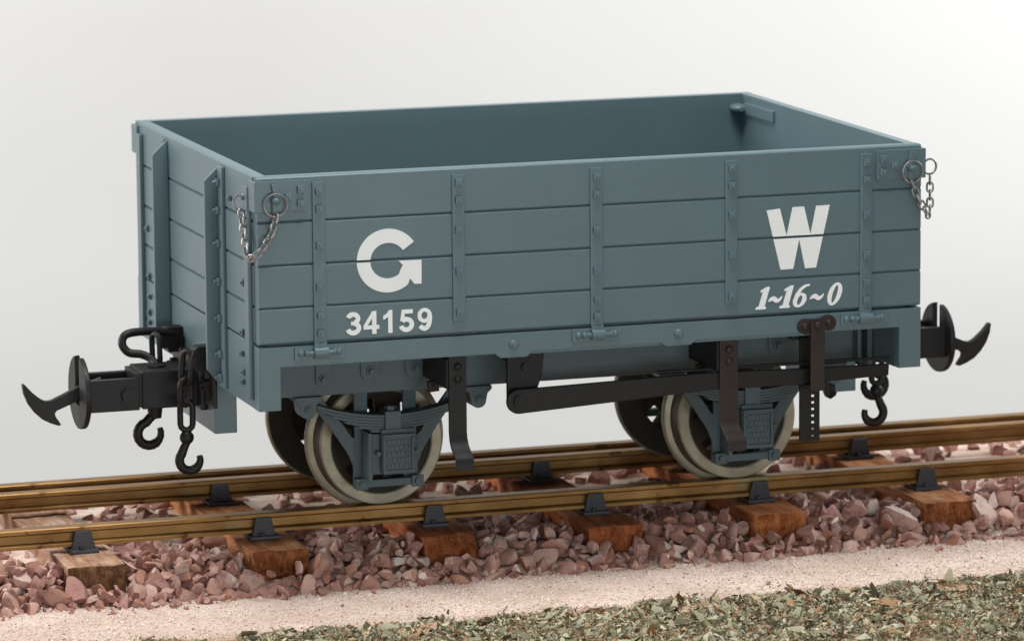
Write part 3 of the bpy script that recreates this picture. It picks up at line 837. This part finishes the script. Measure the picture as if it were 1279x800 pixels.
for i, (xc, tone, rnd, lab) in enumerate(SLP):
    if lab is None: continue
    rr = random.Random(i * 7 + 1)
    y0, y1 = 11.6 + rr.uniform(-.6, .6), 62
    zt, zb, hw = -3.75, -9.6, 4.2
    b = bmesh.new(); nx, ny, nz = 9, 40, 8
    def P(u, v, w):
        x = xc + hw * (2 * u - 1); y = y0 + (y1 - y0) * v; z = zb + (zt - zb) * w
        return [x, y, z]
    b.free()
    m = MB().box(xc - hw, xc + hw, y0, y1, zb, zt, .22, 2)
    bmesh.ops.subdivide_edges(m.bm, edges=[e for e in m.bm.edges if e.calc_length() > 2], cuts=14, use_grid_fill=True)
    from mathutils import noise as mn
    for v in m.bm.verts:
        c = v.co
        n1 = mn.noise(Vector((c.x * .5 + i * 9, c.y * .12, c.z * .5))); n2 = mn.noise(Vector((c.x * 1.3 + i * 5, c.y * .6, c.z * 1.3)))
        c.z += .18 * n1 + .06 * n2
        if c.y < y0 + 3:
            if rnd: # rounded end: the front is cut off towards the right hand top corner
                u = (c.x - (xc - hw)) / (2 * hw); w = (c.z - zb) / (zt - zb)
                c.y += rnd * 3.2 * max(0, w - .35) ** 2 * (.4 + u) + (rnd * .9 * (u - .5) ** 2)
            c.y += .22 * n2 + .12 * mn.noise(Vector((c.x * 3, i * 3., c.z * 3)))
    wm = wood_mat('wood_' + tone, *tones[tone], i + 1.3)
    sl = tag(m.build('sleeper', wm, None, (xc, 30, zb), None, 50), lab, 'sleeper', 'wooden sleepers of the track')
    sl.data.materials.append(end_mat(tone, i + .7))
    for f in sl.data.polygons:
        if f.normal.y < -.55 and f.center.y < -13 * S: f.material_index = 1
    for yr in (YR[:1] if i == 1 else YR[:2]):
        make_chair(sl, (xc + rr.uniform(-.3, .3), yr, zt + .02))

# ------------------------------------------------------------------ ground, sand, ballast, leaf flakes
from mathutils import noise as mn
def gz(x, y):
    if y < 8: z = -9.0
    elif y < 18: z = -9 + 2.6 * (y - 8) / 10
    else: z = -6.4
    return z + .35 * mn.noise(Vector((x * .09, y * .13, 1))) + .16 * mn.noise(Vector((x * .35, y * .4, 5)))
xs = np.concatenate([np.linspace(-260, -70, 12), np.linspace(-66, 170, 240), np.linspace(178, 340, 11)])
ys = np.concatenate([np.linspace(-170, -75, 8), np.linspace(-70, 80, 160)])
V = [(x, y, gz(x, y)) for y in ys for x in xs]; nx = len(xs)
Fc = [(j * nx + i, j * nx + i + 1, (j + 1) * nx + i + 1, (j + 1) * nx + i) for j in range(len(ys) - 1) for i in range(nx - 1)]
tag(mesh_from('ground', V, Fc, M['sand'], None, True), 'pale pink sand bed beside and under the track', None, None, 'structure')

rng = np.random.default_rng(11)
def ico(sub):
    b = bmesh.new(); bmesh.ops.create_icosphere(b, subdivisions=sub, radius=1)
    b.verts.ensure_lookup_table()
    v = np.array([q.co[:] for q in b.verts]); f = np.array([[q.index for q in t.verts] for t in b.faces]); b.free()
    return v, f
IV, IF = ico(3)
protos = []
for k in range(26):
    v = IV * 1.3
    nn = rng.integers(7, 12)
    for _ in range(nn):
        d = rng.normal(size=3); d /= np.linalg.norm(d); h = rng.uniform(.42, .86)
        s = v @ d; over = np.maximum(s - h, 0); v = v - over[:, None] * d * .97
    r = np.array([mn.noise(Vector(tuple(p * 2.2 + k * 7))) for p in v]); v = v * (1 + .06 * r[:, None])
    r = np.array([mn.noise(Vector(tuple(p * 6 + k * 3))) for p in v]); v = v * (1 + .03 * r[:, None])
    v = v * np.array([1, rng.uniform(.55, .95), rng.uniform(.42, .8)])
    protos.append(v)
def rot(n):
    q = rng.normal(size=(n, 4)); q /= np.linalg.norm(q, axis=1)[:, None]
    w, x, y, z = q.T
    return np.stack([1 - 2 * (y * y + z * z), 2 * (x * y - z * w), 2 * (x * z + y * w), 2 * (x * y + z * w), 1 - 2 * (x * x + z * z), 2 * (y * z - x * w), 2 * (x * z - y * w), 2 * (y * z + x * w), 1 - 2 * (x * x + y * y)], -1).reshape(n, 3, 3)
centres = []
sl_x = [s[0] for s in SLP if s[3]]
def in_sleeper(x, y, r):
    return any(abs(x - c) < 4.2 + r * .55 for c in sl_x) and y > 11.2 - r * .45
def bank(y):
    return -8.9 + (4.8 * min(1, max(0, (y - 5.8) / 7.8)))
grid = {}
def fits(x, y, z, r, k):
    gx, gy = int(x // 4), int(y // 4)
    for i in range(gx - 1, gx + 2):
        for j in range(gy - 1, gy + 2):
            for (a, b_, c_, q) in grid.get((i, j), ()):
                if (a - x) ** 2 + (b_ - y) ** 2 + (c_ - z) ** 2 < ((q + r) * k) ** 2: return False
    grid.setdefault((gx, gy), []).append((x, y, z, r)); return True
tries = 0
while tries < 60000 and len(centres) < 1500:
    tries += 1
    x = rng.uniform(-75, 175); y = rng.uniform(6.2, 20.6)
    r = float(np.clip(rng.lognormal(.52, .40), .6, 3.1))
    if y < 8.5: r = min(r, 2.0)
    top = bank(y); z = rng.uniform(min(top - .1, max(-8.8, top - 3.0)), top) - .35 * r
    if y > 18.5: z = min(z, -4.3 - r * .9)
    if in_sleeper(x, y, r): continue
    if fits(x, y, z, r, .60): centres.append((x, y, z, r))
tries = 0
while tries < 9000:
    tries += 1
    x = rng.uniform(-75, 175); y = rng.uniform(22, 66)
    if rng.random() < (.45 if y < 46 else .88): continue
    r = float(np.clip(rng.lognormal(.25, .3), .6, 2.0))
    z = -6.5 + r * rng.uniform(-.1, .45)
    if z + r * .8 > -3.4: continue
    if any(abs(x - c) < 4.2 + r * .6 for c in sl_x): continue
    if fits(x, y, z, r, .72): centres.append((x, y, z, r))
for _ in range(170):
    x, y = rng.uniform(-60, 160), 8.2 - abs(rng.normal(0, 2.6)); r = float(rng.uniform(.22, .75))
    centres.append((x, y, gz(x, y) + r * .35, r))
for x, y, z, r in ((11.2, 10.6, -6.6, 2.3), (-13.0, 10.5, -6.6, 1.9), (86.3, 9.8, -6.8, 1.9), (83, 9.0, -7.4, 1.4), (33.5, 9.2, -7.4, 1.7), (114.2, 10.3, -7.0, 1.7), (60, 10.2, -7.2, 1.6), (57.5, 9.6, -7.7, 1.3), (-24, 9.8, -7.9, 1.4)):
    centres.append((x, y, z, r))
n = len(centres); Rm = rot(n); vs = []; fs = []
for k, (x, y, z, r) in enumerate(centres):
    p = protos[rng.integers(len(protos))]
    vs.append((p * r * 1.12) @ Rm[k].T + (x, y, z)); fs.append(IF + k * len(IV))
bo = mesh_from('ballast', np.concatenate(vs), np.concatenate(fs), M['stone'])
bo.data.polygons.foreach_set('use_smooth', np.ones(len(bo.data.polygons), bool))
try: bo.data.set_sharp_from_angle(angle=math.radians(18))
except Exception: pass
tag(bo, 'pink and mauve granite chippings packed between the sleepers', 'ballast', None, 'stuff')

def edge_y(x): return -16.6 + 2.6 * mn.noise(Vector((x * .06, 3, 0))) + 2.2 * mn.noise(Vector((x * .22, 8, 0))) + 1.2 * mn.noise(Vector((x * .7, 4, 0))) - .9 * (x > 60)
OV, OF = ico(1)
def scatter(n, fn, base, faces, flat):
    vs = []; fs = []; R_ = rot(n); c = 0
    for k in range(n):
        q = fn()
        if q is None: continue
        x, y, z, s = q
        vs.append((base * s) @ R_[k].T + (x, y, z)); fs.append(faces + c * len(base)); c += 1
    return np.concatenate(vs), np.concatenate(fs)
oct_v = np.array([(1, 0, 0), (-1, 0, 0), (0, 1, 0), (0, -1, 0), (0, 0, .8), (0, 0, -.8)], float)
oct_f = np.array([(0, 2, 4), (2, 1, 4), (1, 3, 4), (3, 0, 4), (2, 0, 5), (1, 2, 5), (3, 1, 5), (0, 3, 5)])
def grain():
    x = rng.uniform(-50, 140); y = rng.uniform(-19, 10.5)
    if y > 7 and rng.random() < (y - 7) / 3.5: return None
    if y < edge_y(x) and rng.random() < .7: return None
    s = float(np.clip(rng.lognormal(-2.2, .38), .05, .45))
    return x, y, gz(x, y) + s * .3, s
v, f = scatter(36000, grain, oct_v, oct_f, 0)
tag(mesh_from('sand', v, f, M['grain']), 'pale pink loose sand along the foot of the ballast', 'sand', None, 'stuff')

# dried leaf flakes in front of the sand
N = 150000
ln = np.clip(rng.lognormal(-.88, .68, N), .13, 3.6); wd = ln * rng.uniform(.16, .62, N)
X = rng.uniform(-45, 140, N); Yv = -14.2 - rng.exponential(1, N) * 0 - rng.uniform(0, 1, N) ** 1.25 * 58 + 3
keep = np.array([y < edge_y(x) + rng.normal() * .5 + (rng.exponential(1.6) if rng.random() < .16 else 0) for x, y in zip(X, Yv)]); X, Yv, ln, wd = X[keep], Yv[keep], ln[keep], wd[keep]; N = len(X)
_bare = np.array([mn.noise(Vector((x * .13, y * .2, 9))) + .35 * mn.noise(Vector((x * .5, y * .7, 3))) > .0 + .05 * max(0, edge_y(x) - y) for x, y in zip(X, Yv)])
_bare &= rng.random(N) < .85
X, Yv, ln, wd = X[~_bare], Yv[~_bare], ln[~_bare], wd[~_bare]; N = len(X)
depth = np.clip((np.array([edge_y(x) for x in X]) - Yv) / 3.0, .05, 1)
Z = np.array([gz(x, y) for x, y in zip(X, Yv)]) + rng.uniform(.02, 1.0, N) * (.25 + 1.35 * depth) * (.6 + .6 * np.array([mn.noise(Vector((x * .16, y * .16, 2))) for x, y in zip(X, Yv)]))
Rr = rot(N)
# keep flakes lying flatter than random
tilt = np.abs(Rr[:, 2, 2])
base = np.array([(-.5, -.18, 0), (-.5, .18, 0), (0, .5, .10), (.5, .1, -.04), (.5, -.12, 0.03), (0, -.5, .06)])
B = base[None] * np.stack([ln, wd, ln * 1.0], 1)[:, None, :]
B = B + rng.normal(size=B.shape) * (ln * .05)[:, None, None]
az = rng.uniform(0, 2 * PI, N); ti = rng.normal(0, .55, N); ro = rng.normal(0, .6, N)
ca, sa, ct, st_, cr, sr = np.cos(az), np.sin(az), np.cos(ti), np.sin(ti), np.cos(ro), np.sin(ro)
Rz = np.zeros((N, 3, 3)); Rz[:, 0, 0] = ca; Rz[:, 0, 1] = -sa; Rz[:, 1, 0] = sa; Rz[:, 1, 1] = ca; Rz[:, 2, 2] = 1
Ry = np.zeros((N, 3, 3)); Ry[:, 0, 0] = ct; Ry[:, 0, 2] = st_; Ry[:, 1, 1] = 1; Ry[:, 2, 0] = -st_; Ry[:, 2, 2] = ct
Rx = np.zeros((N, 3, 3)); Rx[:, 0, 0] = 1; Rx[:, 1, 1] = cr; Rx[:, 1, 2] = -sr; Rx[:, 2, 1] = sr; Rx[:, 2, 2] = cr
RR = Rz @ Ry @ Rx
Vv = np.einsum('nij,nkj->nki', RR, B) + np.stack([X, Yv, Z], 1)[:, None, :]
quad = np.array([(0, 1, 2, 5), (5, 2, 3, 4)])
Ff = (quad[None] + (np.arange(N) * 6)[:, None, None]).reshape(-1, 4)
tag(mesh_from('dried_leaves', Vv.reshape(-1, 3), Ff, M['flake']), 'dried grey-green leaf flakes strewn in front of the sand', 'leaf litter', None, 'stuff')

# white backdrop: a card sweeping up behind the track
prof = [(268, -120), (270, -60), (272, 20), (274, 60), (276, 120), (278, 420)]
bk = []
P2 = smooth_path([(0, a, b) for a, b in prof], 6)
m = MB()
ring_a = [m.bm.verts.new((-700, p.y, p.z)) for p in P2]; ring_b = [m.bm.verts.new((900, p.y, p.z)) for p in P2]
for i in range(len(P2) - 1): m.bm.faces.new((ring_a[i], ring_b[i], ring_b[i + 1], ring_a[i + 1]))
tag(m.build('backdrop', M['card'], None, (0, 0, 0), None, 60), 'plain white card backdrop behind the track', None, None, 'structure')

# ------------------------------------------------------------------ light
wd_ = bpy.data.worlds.new('World'); scene.world = wd_; wd_.use_nodes = True
wd_.node_tree.nodes['Background'].inputs[0].default_value = (.90, .97, 1.0, 1)
wd_.node_tree.nodes['Background'].inputs[1].default_value = .25

def area(name, loc, tgt, sx, sy, power, col):
    l = bpy.data.lights.new(name, 'AREA'); l.shape = 'RECTANGLE'; l.size = sx * S; l.size_y = sy * S; l.energy = power; l.color = col
    o = bpy.data.objects.new(name, l); C.objects.link(o); o.location = Vector(loc) * S
    d = (Vector(tgt) - Vector(loc)); o.rotation_euler = d.to_track_quat('-Z', 'Y').to_euler()
    return o
area('overhead_softbox', (20, -18, 260), (50, 0, 0), 130, 85, 70, (1, .985, .95))
area('side_softbox', (-260, 150, 120), (0, 50, 25), 110, 110, 70, (1, .97, .93))
area('backdrop_softbox', (400, 110, 180), (120, 120, 0), 150, 150, 95, (1, .985, .965))
area('front_fill_lamp', (10, -430, 34), (50, 0, 30), 300, 70, 60, (.90, .99, 1))  # unseen low lamp added as fill for the wagon's near side

# ------------------------------------------------------------------ camera
yaw, pitch, roll = .316, .164, -.008
f_px = 5979.8
p_ = (-171.007, -636.8, 88.68 + 51.9)
fwd = Vector((math.sin(yaw) * math.cos(pitch), math.cos(yaw) * math.cos(pitch), -math.sin(pitch)))
right = Vector((math.cos(yaw), -math.sin(yaw), 0)); up = right.cross(fwd)
r2 = right * math.cos(roll) + up * math.sin(roll); u2 = -right * math.sin(roll) + up * math.cos(roll)
cam = bpy.data.cameras.new('camera'); co = bpy.data.objects.new('camera', cam); C.objects.link(co)
mt = Matrix((( r2.x, u2.x, -fwd.x, p_[0] * S), (r2.y, u2.y, -fwd.y, p_[1] * S), (r2.z, u2.z, -fwd.z, p_[2] * S), (0, 0, 0, 1)))
co.matrix_world = mt
cam.sensor_width = 36; cam.lens = f_px / 1279 * 36; cam.clip_start = .05; cam.clip_end = 100
cam.dof.use_dof = True; cam.dof.focus_distance = 6.75; cam.dof.aperture_fstop = 7
scene.camera = co
scene.render.resolution_x = 1024; scene.render.resolution_y = 640
scene.view_settings.view_transform = 'Standard'; scene.view_settings.look = 'None'
scene.view_settings.exposure = 0; scene.view_settings.gamma = 1
